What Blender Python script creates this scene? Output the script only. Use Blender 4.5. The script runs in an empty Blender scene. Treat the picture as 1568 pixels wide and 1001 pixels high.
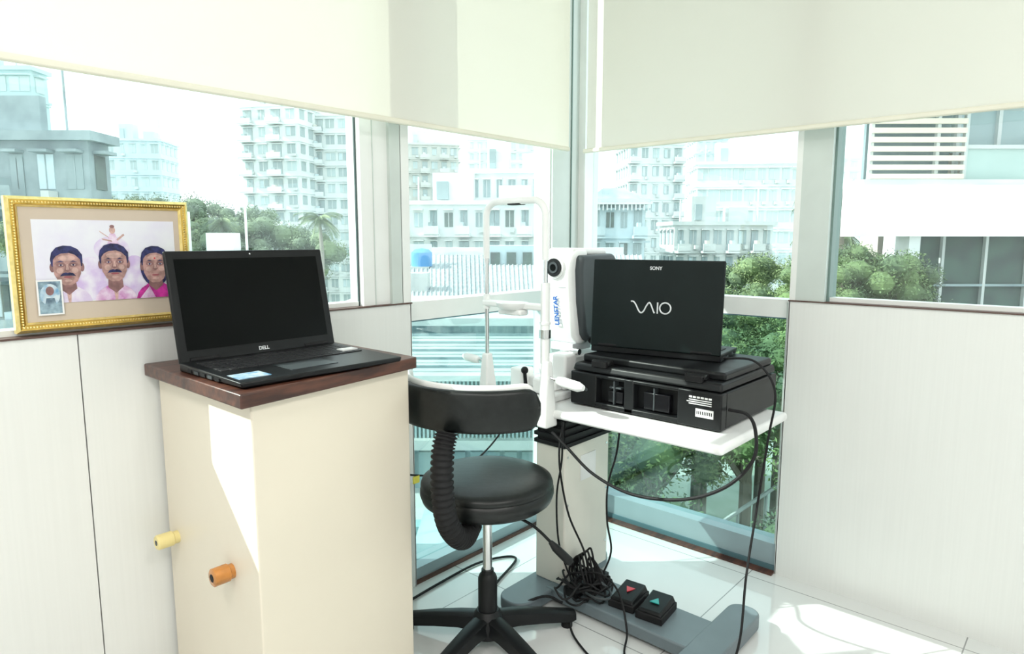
import bpy, bmesh, math, random
from mathutils import Vector, Matrix, noise
random.seed(7)
S=bpy.context.scene
COL=S.collection
# ------------------------------------------------------------------ materials
def _nt(name):
    m=bpy.data.materials.new(name); m.use_nodes=True
    nt=m.node_tree; nt.nodes.clear()
    o=nt.nodes.new('ShaderNodeOutputMaterial'); return m,nt,o
def mat(name,col,rough=.5,metal=0,var=.06,scale=8,stretch=(1,1,1),bump=0,spec=.5,coat=0,col2=None,detail=3,haze=0):
    m,nt,o=_nt(name)
    b=nt.nodes.new('ShaderNodeBsdfPrincipled')
    tc=nt.nodes.new('ShaderNodeTexCoord'); mp=nt.nodes.new('ShaderNodeMapping')
    mp.inputs['Scale'].default_value=stretch
    n=nt.nodes.new('ShaderNodeTexNoise'); n.inputs['Scale'].default_value=scale; n.inputs['Detail'].default_value=detail
    r=nt.nodes.new('ShaderNodeValToRGB')
    c=Vector(col)
    lo=c*(1-var) if col2 is None else Vector(col2)
    hi=Vector([min(1,x*(1+var)) for x in col]) if col2 is None else c
    r.color_ramp.elements[0].color=(*lo,1); r.color_ramp.elements[1].color=(*hi,1)
    r.color_ramp.elements[0].position=.35; r.color_ramp.elements[1].position=.65
    L=nt.links.new
    L(tc.outputs['Object'],mp.inputs[0]); L(mp.outputs[0],n.inputs['Vector']); L(n.outputs[0],r.inputs[0])
    csock=r.outputs[0]
    if haze:   # atmospheric haze painted into the base colour, paler with distance from the room corner
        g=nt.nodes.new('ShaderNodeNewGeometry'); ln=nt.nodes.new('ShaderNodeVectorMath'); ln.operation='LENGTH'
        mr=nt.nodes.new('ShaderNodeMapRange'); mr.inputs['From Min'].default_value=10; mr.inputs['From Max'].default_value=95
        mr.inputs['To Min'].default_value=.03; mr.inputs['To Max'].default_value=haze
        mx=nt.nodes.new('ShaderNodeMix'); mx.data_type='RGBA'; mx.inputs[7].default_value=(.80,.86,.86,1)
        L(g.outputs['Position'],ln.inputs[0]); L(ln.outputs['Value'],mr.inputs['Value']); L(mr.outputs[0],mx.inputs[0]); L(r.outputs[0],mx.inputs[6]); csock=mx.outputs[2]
    L(csock,b.inputs['Base Color'])
    b.inputs['Roughness'].default_value=rough; b.inputs['Metallic'].default_value=metal
    b.inputs['Specular IOR Level'].default_value=spec; b.inputs['Coat Weight'].default_value=coat
    if bump:
        bp=nt.nodes.new('ShaderNodeBump'); bp.inputs['Strength'].default_value=bump; bp.inputs['Distance'].default_value=.002
        L(n.outputs[0],bp.inputs['Height']); L(bp.outputs[0],b.inputs['Normal'])
    L(b.outputs[0],o.inputs[0]); return m
def glass(name,tint,fac=.06,rough=0):
    m,nt,o=_nt(name); L=nt.links.new
    t=nt.nodes.new('ShaderNodeBsdfTransparent'); g=nt.nodes.new('ShaderNodeBsdfGlossy'); g.inputs['Roughness'].default_value=rough
    mx=nt.nodes.new('ShaderNodeMixShader'); mx.inputs[0].default_value=fac
    tc=nt.nodes.new('ShaderNodeTexCoord'); n=nt.nodes.new('ShaderNodeTexNoise'); n.inputs['Scale'].default_value=2
    r=nt.nodes.new('ShaderNodeValToRGB')
    r.color_ramp.elements[0].color=(*[c*.96 for c in tint],1); r.color_ramp.elements[1].color=(*tint,1)
    L(tc.outputs['Object'],n.inputs['Vector']); L(n.outputs[0],r.inputs[0]); L(r.outputs[0],t.inputs[0])
    L(t.outputs[0],mx.inputs[1]); L(g.outputs[0],mx.inputs[2]); L(mx.outputs[0],o.inputs[0]); return m
def blindmat():
    m,nt,o=_nt('blind_fabric'); L=nt.links.new
    d=nt.nodes.new('ShaderNodeBsdfDiffuse'); t=nt.nodes.new('ShaderNodeBsdfTranslucent'); tr=nt.nodes.new('ShaderNodeBsdfTransparent')
    d.inputs[0].default_value=(.90,.895,.85,1); t.inputs[0].default_value=(.88,.87,.80,1)
    tc=nt.nodes.new('ShaderNodeTexCoord'); n=nt.nodes.new('ShaderNodeTexNoise'); n.inputs['Scale'].default_value=400
    bp=nt.nodes.new('ShaderNodeBump'); bp.inputs['Strength'].default_value=.15; bp.inputs['Distance'].default_value=.001
    L(tc.outputs['Object'],n.inputs['Vector']); L(n.outputs[0],bp.inputs['Height']); L(bp.outputs[0],d.inputs['Normal'])
    m1=nt.nodes.new('ShaderNodeMixShader'); m1.inputs[0].default_value=.37
    m2=nt.nodes.new('ShaderNodeMixShader'); m2.inputs[0].default_value=.03
    L(d.outputs[0],m1.inputs[1]); L(t.outputs[0],m1.inputs[2]); L(m1.outputs[0],m2.inputs[1]); L(tr.outputs[0],m2.inputs[2]); L(m2.outputs[0],o.inputs[0]); return m
def floormat():
    m,nt,o=_nt('floor_tiles'); L=nt.links.new
    b=nt.nodes.new('ShaderNodeBsdfPrincipled'); tc=nt.nodes.new('ShaderNodeTexCoord'); mp=nt.nodes.new('ShaderNodeMapping')
    mp.inputs['Location'].default_value=(.07,.758,0)
    br=nt.nodes.new('ShaderNodeTexBrick'); br.offset=0; br.inputs['Scale'].default_value=1
    br.inputs['Brick Width'].default_value=.6; br.inputs['Row Height'].default_value=.6; br.inputs['Mortar Size'].default_value=.0018
    br.inputs['Color1'].default_value=(.73,.74,.73,1); br.inputs['Color2'].default_value=(.71,.73,.72,1); br.inputs['Mortar'].default_value=(.30,.31,.31,1)
    L(tc.outputs['Object'],mp.inputs[0]); L(mp.outputs[0],br.inputs['Vector']); L(br.outputs[0],b.inputs['Base Color'])
    b.inputs['Roughness'].default_value=.08; b.inputs['Coat Weight'].default_value=.4
    L(b.outputs[0],o.inputs[0]); return m

M_lam=mat('white_laminate',(.775,.785,.765),.36,var=.011,scale=10,stretch=(14,14,.25))
M_dark=mat('dark_gap',(.05,.035,.03),.7)
M_sill=mat('dark_sill_edge',(.10,.055,.045),.5)
M_white=mat('white_paint',(.82,.83,.82),.5,var=.02)
M_ceil=mat('ceiling_paint',(.86,.86,.84),.8,var=.02)
M_frame_w=mat('white_frame',(.84,.86,.84),.35,var=.02)
M_frame_g=mat('aluminium_greenish',(.60,.66,.63),.4,.05,var=.03)
M_frame_d=mat('aluminium_dark_green',(.16,.24,.22),.4,.1,var=.03)
M_frame_teal=mat('teal_frame',(.10,.19,.22),.35,.2)
M_rail=mat('rail_bluegrey',(.30,.38,.41),.35,.2,var=.03)
M_gasket=mat('gasket',(.04,.07,.07),.6)
M_glass=glass('window_glass',(.91,.975,.965),.06)
M_glass_t=glass('window_glass_teal',(.76,.90,.885),.09)
M_blind=blindmat(); M_hem=mat('blind_hem',(.82,.80,.68),.7,var=.03)
M_floor=floormat()
M_cream=mat('cream_laminate',(.79,.72,.60),.4,var=.02,scale=3)
M_walnut=mat('walnut',(.12,.045,.028),.35,var=.3,scale=6,stretch=(1,12,12),col2=(.04,.016,.012))
M_knobY=mat('knob_cream',(.78,.66,.30),.35); M_knobA=mat('knob_amber',(.50,.20,.04),.25,var=.3,coat=.5,scale=20)
M_blk=mat('black_plastic',(.009,.010,.011),.38,var=.2,spec=.26); M_blkm=mat('black_matte',(.013,.013,.014),.6,var=.2,spec=.22)
M_blkg=mat('black_gloss',(.006,.006,.008),.15,var=.1,spec=.35); M_leather=mat('black_leather',(.008,.010,.010),.36,var=.2,scale=60,bump=.15,spec=.36)
M_grey=mat('grey_paint',(.15,.19,.21),.4,var=.06); M_dgrey=mat('dark_grey',(.055,.065,.07),.4,spec=.3)
M_chrome=mat('chrome',(.75,.76,.77),.15,1,var=.02); M_wplast=mat('white_plastic',(.86,.87,.86),.3,var=.015)
M_creamp=mat('cream_metal',(.74,.72,.65),.4,var=.02)
M_gold=mat('gold_frame',(.62,.42,.10),.28,.8,var=.15,scale=60); M_goldl=mat('gold_light',(.85,.68,.28),.3,.7,var=.1,scale=90)
M_mat=mat('beige_mat',(.58,.49,.40),.8,var=.03); M_lcd=mat('lcd_black',(.003,.004,.004),.22,var=.1,spec=.10)
M_lidb=mat('laptop_lid_black',(.007,.012,.012),.3,var=.1,spec=.20)
M_keys=mat('keys',(.02,.02,.022),.5,spec=.3); M_silver=mat('silver',(.75,.77,.79),.35,.3); M_label=mat('white_label',(.8,.8,.8),.5)
M_blue=mat('blue_print',(.02,.12,.45),.5); M_red=mat('red_mark',(.6,.03,.05),.4); M_tealm=mat('teal_mark',(.02,.35,.33),.4)
M_sticker=mat('blue_sticker',(.15,.35,.55),.3,col2=(.6,.7,.75),scale=60)
# ------------------------------------------------------------------ mesh builder
class MB:
    def __init__(s): s.v=[];s.f=[];s.mi=[];s.ms=[]
    def _m(s,m):
        if m not in s.ms: s.ms.append(m)
        return s.ms.index(m)
    def add(s,vs,fs,m,M=None):
        o=len(s.v); s.v+= [tuple(M@Vector(v)) if M else tuple(v) for v in vs]
        s.f+=[tuple(i+o for i in f) for f in fs]; s.mi+=[s._m(m)]*len(fs)
    def box(s,x0,x1,y0,y1,z0,z1,m,M=None):
        s.add([(x0,y0,z0),(x1,y0,z0),(x1,y1,z0),(x0,y1,z0),(x0,y0,z1),(x1,y0,z1),(x1,y1,z1),(x0,y1,z1)],
              [(0,3,2,1),(4,5,6,7),(0,1,5,4),(1,2,6,5),(2,3,7,6),(3,0,4,7)],m,M)
    def prism(s,poly,z0,z1,m,M=None):
        n=len(poly)
        a=sum(poly[i][0]*poly[(i+1)%n][1]-poly[(i+1)%n][0]*poly[i][1] for i in range(n))
        if a<0: poly=poly[::-1]
        s.add([(x,y,z0) for x,y in poly]+[(x,y,z1) for x,y in poly],
              [tuple(range(n))[::-1],tuple(range(n,2*n))]+[(i,(i+1)%n,(i+1)%n+n,i+n) for i in range(n)],m,M)
    def tube(s,path,r,m,n=10,M=None,cap=True):
        path=[Vector(p) for p in path]; k=len(path)
        rs=r if isinstance(r,(list,tuple)) else [r]*k
        t0=(path[1]-path[0]).normalized(); a=Vector((0,0,1)) if abs(t0.z)<.9 else Vector((1,0,0))
        u=t0.cross(a).normalized(); vs=[]
        for i,p in enumerate(path):
            t=(path[min(i+1,k-1)]-path[max(i-1,0)]).normalized()
            u=(u-t*u.dot(t)).normalized(); w=t.cross(u)
            for j in range(n):
                an=2*math.pi*j/n; vs.append(p+(u*math.cos(an)+w*math.sin(an))*rs[i])
        fs=[(i*n+j,i*n+(j+1)%n,(i+1)*n+(j+1)%n,(i+1)*n+j) for i in range(k-1) for j in range(n)]
        if cap: fs+=[tuple(range(n))[::-1],tuple(range((k-1)*n,k*n))]
        s.add(vs,fs,m,M)
    def cyl(s,p0,p1,r,m,n=24,M=None): s.tube([p0,p1],r if isinstance(r,(list,tuple)) else [r,r],m,n,M)
    def lathe(s,prof,m,n=40,M=None):
        vs=[];k=len(prof)
        for (r,z) in prof:
            for j in range(n):
                a=2*math.pi*j/n; vs.append((max(r,1e-4)*math.cos(a),max(r,1e-4)*math.sin(a),z))
        fs=[(i*n+j,i*n+(j+1)%n,(i+1)*n+(j+1)%n,(i+1)*n+j) for i in range(k-1) for j in range(n)]
        fs+=[tuple(range(n))[::-1],tuple(range((k-1)*n,k*n))]
        s.add(vs,fs,m,M)
    def ell(s,c,r,m,n=16,k=10,M=None):
        vs=[];
        for i in range(k+1):
            th=math.pi*i/k
            for j in range(n):
                a=2*math.pi*j/n; vs.append((c[0]+r[0]*max(math.sin(th),1e-3)*math.cos(a),c[1]+r[1]*max(math.sin(th),1e-3)*math.sin(a),c[2]-r[2]*math.cos(th)))
        fs=[(i*n+j,i*n+(j+1)%n,(i+1)*n+(j+1)%n,(i+1)*n+j) for i in range(k) for j in range(n)]
        s.add(vs,fs,m,M)
    def build(s,name,parent=None,M=None,bevel=0,smooth=True,seg=2,angle=35):
        me=bpy.data.meshes.new(name); me.from_pydata(s.v,[],s.f)
        for m in s.ms: me.materials.append(m)
        me.polygons.foreach_set('material_index',s.mi)
        if smooth:
            me.polygons.foreach_set('use_smooth',[True]*len(s.f))
            me.update(); me.set_sharp_from_angle(angle=math.radians(angle))
        me.update(); o=bpy.data.objects.new(name,me); COL.objects.link(o)
        if M: o.matrix_world=M
        if parent: o.parent=parent
        if bevel:
            b=o.modifiers.new('bevel','BEVEL'); b.width=bevel; b.segments=seg; b.limit_method='ANGLE'; b.angle_limit=math.radians(40)
            b.harden_normals=False
        return o
def empty(name,M=None):
    e=bpy.data.objects.new(name,None); COL.objects.link(e); e.empty_display_size=.1
    if M: e.matrix_world=M
    return e
def spline(pts,k=8):
    pts=[Vector(p) for p in pts]; P=[pts[0]*2-pts[1]]+pts+[pts[-1]*2-pts[-2]]; out=[]
    for i in range(1,len(P)-2):
        for j in range(k):
            t=j/k; a,b,c,d=P[i-1:i+3]
            out.append(.5*((2*b)+(c-a)*t+(2*a-5*b+4*c-d)*t*t+(3*b-a-3*c+d)*t**3))
    out.append(pts[-1]); return out
def text(body,size,m,parent,X,Yv,loc,name,ext=.0004,bold=0):
    c=bpy.data.curves.new(name,'FONT'); c.body=body; c.size=size; c.extrude=ext; c.align_x='CENTER'; c.align_y='CENTER'; c.offset=bold
    c.materials.append(m); o=bpy.data.objects.new(name,c); COL.objects.link(o)
    X=Vector(X).normalized(); Yv=Vector(Yv).normalized(); Z=X.cross(Yv)
    Mx=Matrix((X,Yv,Z)).transposed().to_4x4(); Mx.translation=Vector(loc)
    o.matrix_world=Mx
    if parent: o.parent=parent
    return o

# ------------------------------------------------------------------ room shell
CX,CY,H=-2.133,-1.562,1.1
XM,YM,ZC=-4.0,-4.0,2.6
SILL=.91; TL=.842; TR=.821
b=MB(); b.box(XM-.15,.14,YM-.15,.14,-.12,0,M_floor); b.build('floor',smooth=False)
b=MB(); b.box(XM-.15,.14,YM-.15,.14,ZC,ZC+.12,M_ceil); b.build('ceiling',smooth=False)
b=MB()
def boards_x(b,edges,y0,y1,z0,z1):
    for a,c in zip(edges[:-1],edges[1:]): b.box(min(a,c)+.0012,max(a,c)-.0012,y0,y1,z0,z1,M_lam)
b.box(XM,-TL-.006,.010,.12,0,SILL-.004,M_dark)
boards_x(b,[-TL,-1.72,-2.60,-3.40,XM],0,.0098,0,SILL-.004)
b.box(-TL-.004,-TL,0.0,.12,0,SILL-.004,M_lam)
b.box(XM,-TL+.001,-.004,.12,SILL-.004,SILL,M_sill)
b.box(XM,0,.0,.12,2.40,ZC,M_lam); b.box(XM,-3.4,.0,.12,SILL,2.4,M_lam)
b.build('wall_left',smooth=False)
b=MB()
b.box(.010,.12,YM,-TR-.006,0,SILL-.004,M_dark)
ed=[-TR,-2.05,-3.2,YM]
for a,c in zip(ed[:-1],ed[1:]): b.box(0,.0098,c+.0012,a-.0012,0,SILL-.004,M_lam)
b.box(0,.12,-TR-.004,-TR,0,SILL-.004,M_lam)
b.box(-.004,.12,YM,-TR+.001,SILL-.004,SILL,M_sill)
b.box(0,.12,YM,0,2.40,ZC,M_lam); b.box(0,.12,YM,-3.4,SILL,2.4,M_lam)
b.build('wall_right',smooth=False)
b=MB(); b.box(XM-.12,XM,YM,.12,0,ZC,M_white); b.build('wall_back',smooth=False)
b=MB(); b.box(XM,.12,YM-.12,YM,0,ZC,M_white); b.build('wall_near',smooth=False)

# windows : glazed fronts
e=empty('window_1')      # left band window
b=MB(); b.box(-1.005,-.912,.012,.075,SILL,2.4,M_frame_w); b.box(-1.009,-1.004,.030,.036,SILL,2.4,M_gasket); b.box(-.965,-.963,.009,.013,SILL,2.4,M_frame_g)
b.box(-.912,-.872,0,.10,SILL,2.4,M_frame_g); b.box(-.874,-.842,0,.1,SILL,2.4,M_frame_w)
b.box(-3.4,-1.01,.03,.075,SILL,SILL+.012,M_frame_w); b.box(-3.4,-1.01,.03,.075,2.37,2.4,M_frame_w); b.build('frame',e,smooth=False)
b=MB(); b.box(-3.4,-1.005,.055,.061,SILL+.01,2.4,M_glass); b.build('glass',e,smooth=False)
e=empty('window_2')      # full height left of corner
b=MB(); b.box(-TL,-.16,.02,.09,.85,.908,M_frame_w); b.box(-TL,-.16,.02,.09,.846,.85,M_frame_teal)
b.box(-TL,-.0,.012,.09,.012,.05,M_rail); b.box(-TL,-.0,.004,.09,0,.012,M_walnut); b.box(-TL-.0,-TL+.012,.015,.09,0,.9,M_frame_g); b.box(-TL+.002,-TL+.02,.05,.09,.9,2.4,M_frame_w); b.build('frame',e,smooth=False)
b=MB(); b.box(-TL,-.16,.055,.061,.9,2.4,M_glass); b.box(-TL,-.10,.055,.061,.05,.85,M_glass_t); b.build('glass',e,smooth=False)
e=empty('window_3')
b=MB(); b.box(.02,.09,-TR,-.03,.85,.908,M_frame_w); b.box(.02,.09,-TR,-.03,.846,.85,M_frame_teal)
b.box(.012,.09,-TR,0,.022,.095,M_rail); b.box(.008,.09,-TR,0,0,.022,M_frame_teal); b.box(-.025,.008,-TR,0,0,.005,M_walnut); b.box(.015,.09,-TR,-TR+.010,0,.9,M_frame_g)
b.build('frame',e,smooth=False)
b=MB(); b.box(.055,.061,-TR,-.03,.9,2.4,M_glass); b.box(.055,.061,-TR,-.03,.08,.85,M_glass_t); b.build('glass',e,smooth=False)
e=empty('window_4')
b=MB(); b.box(0,.10,-.925,-.84,SILL,2.4,M_frame_g); b.box(.0,.1,-.84,-.822,SILL,2.4,M_frame_w); b.box(.02,.09,-.932,-.925,SILL,2.4,M_frame_d)
b.box(.03,.075,-3.4,-.925,SILL,SILL+.012,M_frame_w); b.box(.03,.075,-3.4,-.925,2.37,2.4,M_frame_w); b.build('frame',e,smooth=False)
b=MB(); b.box(.055,.061,-3.4,-.925,SILL+.01,2.4,M_glass); b.build('glass',e,smooth=False)
b=MB(); b.box(-.16,.09,0,.09,0,2.4,M_frame_g); b.box(0,.09,-.03,0,0,2.4,M_frame_w); b.box(-.165,-.16,.01,.08,0,2.4,M_frame_w)
b.box(-.050,-.022,-.004,.0,0,2.4,M_frame_g); b.box(-.052,-.049,-.005,.0,0,2.4,M_frame_d)
b.build('trim_corner_post',smooth=False)

# roller blinds
e=empty('roller_blind')
b=MB(); b.box(-3.35,-.135,-.0535,-.0525,1.43,2.40,M_blind); b.build('fabric',e,smooth=False)
b=MB(); b.box(-3.35,-.135,-.060,-.046,1.416,1.431,M_hem); b.build('hem_bar',e,bevel=.004)
b=MB(); b.cyl((-3.35,-.053,2.42),(-.13,-.053,2.42),.03,M_white); b.build('roller',e)
e=empty('roller_blind.001')
b=MB(); b.box(-.0535,-.0525,-3.35,-.076,1.43,2.40,M_blind); b.build('fabric',e,smooth=False)
b=MB(); b.box(-.060,-.046,-3.35,-.06,1.416,1.431,M_hem); b.build('hem_bar',e,bevel=.004)
b=MB(); b.cyl((-.053,-3.35,2.42),(-.053,-.08,2.42),.03,M_white); b.build('roller',e)

# ceiling lights
for i,(x,y) in enumerate([(-2.9,-2.7),(-1.5,-2.6),(-2.9,-1.2)]):
    e=empty('ceiling_light' if i==0 else 'ceiling_light.%03d'%i)
    b=MB()
    for a in [(-.32,.32,-.32,-.30),(-.32,.32,.30,.32),(-.32,-.30,-.30,.30),(.30,.32,-.30,.30)]:
        b.box(x+a[0],x+a[1],y+a[2],y+a[3],ZC-.03,ZC,M_white)
    b.build('fixture_frame',e,smooth=False)
    l=bpy.data.lights.new('panel','AREA'); l.shape='SQUARE'; l.size=.58; l.energy=23; l.color=(1,.97,.93)
    o=bpy.data.objects.new('panel',l); COL.objects.link(o); o.location=(x,y,ZC-.02); o.parent=e

# ------------------------------------------------------------------ podium
e=empty('lectern_cabinet')
b=MB(); b.prism([(-1.575,-.012),(-1.575,-.432),(-1.158,-.367),(-1.158,-.012)],0,.803,M_cream); b.build('body',e,bevel=.003)
b=MB(); b.prism([(-1.602,-.008),(-1.602,-.452),(-1.148,-.386),(-1.148,-.008)],.803,.830,M_walnut); b.build('top_board',e,bevel=.003)
b=MB()
b.tube([(-1.575,-.060,.44),(-1.585,-.060,.44),(-1.588,-.060,.44),(-1.618,-.060,.44),(-1.621,-.060,.44)],[.014,.014,.0165,.0165,.014],M_knobY,20); b.cyl((-1.6205,-.06,.44),(-1.6215,-.06,.44),.006,M_dgrey,12); b.build('knob_1',e)
b=MB()
b.tube([(-1.575,-.322,.450),(-1.583,-.322,.450),(-1.585,-.322,.450),(-1.614,-.322,.450),(-1.616,-.322,.450)],[.015,.015,.018,.018,.015],M_knobA,20); b.cyl((-1.6155,-.322,.45),(-1.6165,-.322,.45),.008,M_blkm,12); b.build('knob_2',e)

# ------------------------------------------------------------------ laptops
def laptop(name,W,D,Hs,origin,along,back,screen_lean,sticker=True,hinge_t=.018,lidm=None):
    # local frame: x along hinge, y from hinge toward front (keyboard), z up
    X=Vector((along[0],along[1],0)).normalized(); Y=Vector((back[0],back[1],0)).normalized()
    Mx=Matrix((X,Y,Vector((0,0,1)))).transposed().to_4x4(); Mx.translation=Vector(origin)
    e=empty(name,Mx)
    b=MB(); b.add([(-W/2,0,0),(W/2,0,0),(W/2-.004,D,0.003),(-W/2+.004,D,.003),(-W/2,0,hinge_t),(W/2,0,hinge_t),(W/2,D,hinge_t*.75),(-W/2,D,hinge_t*.75)],
        [(0,3,2,1),(4,5,6,7),(0,1,5,4),(1,2,6,5),(2,3,7,6),(3,0,4,7)] ,M_blk)
    b.build('base',e,bevel=.003)
    zt=lambda y: hinge_t*(1-.25*y/D)
    b=MB()
    cols=17; kw=(W-.04)/cols
    for r in range(6):
        y=.032+r*.019
        for c in range(cols):
            if r==5 and 4<=c<=9:
                if c==4: b.box(-W/2+.02+c*kw+.001,-W/2+.02+10*kw-.001,y,y+.016,zt(y)-.001,zt(y)+.002,M_keys)
                continue
            b.box(-W/2+.02+c*kw+.001,-W/2+.02+(c+1)*kw-.001,y,y+.016,zt(y)-.001,zt(y)+.002,M_keys)
    b.build('keyboard',e,bevel=.0006,seg=1)
    b=MB(); b.box(-.06,.045,.155,min(.225,D-.01),zt(.19)-.0015,zt(.19)+.0008,M_dgrey); b.build('touchpad',e,smooth=False)
    b=MB()
    for k in range(5): b.box(-W/2-.0006,-W/2+.01,.04+k*.03,.058+k*.03,.004,.010,M_dgrey if k%2 else M_blkm)
    b.build('ports',e,smooth=False)
    if sticker:
        b=MB(); b.box(-W/2+.012,-W/2+.075,.185,.235,zt(.21)-.001,zt(.21)+.0008,M_sticker); b.box(W/2-.06,W/2-.02,.10,.125,zt(.11)+.001,zt(.11)+.004,M_label)
        b.build('stickers',e,smooth=False)
    t=.009; c=math.cos(screen_lean); s_=math.sin(screen_lean)
    R=Matrix(((1,0,0,0),(0,c,-s_,.004),(0,s_,c,hinge_t*.8),(0,0,0,1)))
    b=MB(); b.box(-W/2,W/2,-t,0,0,Hs,lidm or M_blk,R); b.build('lid',e,bevel=.004,seg=3)
    b=MB(); b.box(-W/2+.018,W/2-.018,0,.0012,.026,Hs-.018,M_lcd,R); b.ell((0,.001,Hs-.009),(.002,.001,.002),M_chrome,8,6,R); b.build('screen',e,smooth=False)
    b=MB()
    for sx in (-1,1): b.cyl((sx*W*.36-.03,0,hinge_t+.002),(sx*W*.36+.03,0,hinge_t+.002),.006,M_blkm,12)
    b.build('hinges',e)
    return e,Mx,R
e,Mx,R=laptop('laptop',.368,.262,.236,(-1.402,-.158,.830),(1,0),(0,-1),math.radians(12))
wm=Mx@R; loc=wm@Vector((0,.0016,.013)); upv=(wm.to_3x3()@Vector((0,0,1))).normalized()
Z=Vector((1,0,0)).cross(upv)
tm=Matrix((Vector((1,0,0)),upv,Z)).transposed().to_4x4(); tm.translation=loc
t_=text('DELL',.011,M_silver,None,(1,0,0),upv,loc,'logo_text',bold=.0003); t_.matrix_world=tm; t_.parent=e; t_.matrix_parent_inverse=Mx.inverted()

# ------------------------------------------------------------------ photo frame
fe=empty('framed_family_photo',Matrix.Translation((-1.6515,.012,1.049)))
fw_,fh_=.1685,.1325
def frame_ring(b,w,h,w2,h2,y0,y1,y2,m):
    o=[(-w,-h),(w,-h),(w,h),(-w,h)]; i=[(-w2,-h2),(w2,-h2),(w2,h2),(-w2,h2)]
    vs=[(x,y2,z) for x,z in o]+[(x,y0,z) for x,z in o]+[(x,y1,z) for x,z in i]+[(x,y2,z) for x,z in i]
    fs=[]
    for k in range(3):
        for j in range(4): fs.append((k*4+j,k*4+(j+1)%4,(k+1)*4+(j+1)%4,(k+1)*4+j))
    b.add(vs,fs,m)
b=MB()
frame_ring(b,fw_,fh_,fw_-.006,fh_-.006,-.006,-.012,.012,M_goldl)
frame_ring(b,fw_-.006,fh_-.006,fw_-.016,fh_-.016,-.012,-.007,.012,M_gold)
frame_ring(b,fw_-.016,fh_-.016,fw_-.020,fh_-.020,-.009,-.004,.012,M_goldl)
b.build('moulding',fe,smooth=False)
b=MB()
nx=60;nz=46
for k in range(nx):
    for sz in (-1,1): b.ell((-fw_+.012+(2*fw_-.024)*k/(nx-1),-.0105,sz*(fh_-.011)),(.0022,.002,.0022),M_goldl,6,4)
for k in range(nz):
    for sx in (-1,1): b.ell((sx*(fw_-.011),-.0105,-fh_+.012+(2*fh_-.024)*k/(nz-1)),(.0022,.002,.0022),M_goldl,6,4)
b.build('beading',fe)
M_paper=mat('photo_paper',(.78,.80,.84),.6,scale=14,col2=(.72,.70,.82),detail=5)
M_skin=mat('print_skin',(.40,.235,.215),.6,var=.28,scale=90,detail=4); M_skinh=mat('print_skin_light',(.53,.345,.31),.6,var=.2,scale=90); M_skin2=mat('print_skin_shade',(.25,.13,.13),.6,var=.2,scale=80); M_hair=mat('print_hair',(.020,.022,.09),.6,var=.5,scale=120)
M_eye=mat('print_eye_white',(.50,.42,.42),.6)
M_shirtw=mat('print_shirt',(.78,.74,.82),.6,scale=60,col2=(.64,.54,.74),detail=4); M_shirtp=mat('print_pink',(.80,.70,.82),.6,scale=50,col2=(.52,.18,.46),detail=5); M_sari=mat('print_sari',(.50,.03,.28),.6,var=.4,scale=70)
M_violet=mat('print_violet',(.60,.46,.74),.6,scale=34,col2=(.77,.75,.84),detail=5); M_insetm=mat('print_inset',(.35,.50,.58),.6,scale=60,col2=(.10,.16,.22))
M_lip=mat('print_lip',(.30,.08,.10),.6)
b=MB()
b.box(-fw_+.016,fw_-.016,-.003,.010,-fh_+.016,fh_-.016,M_mat)
b.box(-.1285,.137,-.0036,-.003,-.077,.089,M_paper)
lay=[-.0036]; TX=[0,0,1]
def flat(poly,m):
    lay[0]-=.00004
    y=lay[0]; n=len(poly)
    poly=[(max(-.1285 if TX[2]!=1 else -1,min(.137,TX[0]+(x-TX[0])*TX[2])),max(-.077 if TX[2]!=1 else -1,TX[1]+(z-TX[1])*TX[2])) for x,z in poly]
    a=sum(poly[i][0]*poly[(i+1)%n][1]-poly[(i+1)%n][0]*poly[i][1] for i in range(n))
    if a<0: poly=poly[::-1]
    b.add([(x,y,z) for x,z in poly],[tuple(range(n))],m)
def oval(cx,cz,rx,rz,n=22,a0=0,a1=360):
    return [(cx+rx*math.cos(math.radians(a0+(a1-a0)*i/n)),cz+rz*math.sin(math.radians(a0+(a1-a0)*i/n))) for i in range(n if a1-a0==360 else n+1)]
flat([(x,max(min(z,.089),-.077)) for x,z in oval(-.031,-.03,.034,.045)],M_violet)
flat([(x,max(min(z,.089),-.077)) for x,z in oval(.052,-.03,.030,.046)],M_violet)
flat([(x,max(min(z,.089),-.077)) for x,z in oval(.010,.030,.034,.026)],M_violet)
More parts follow.
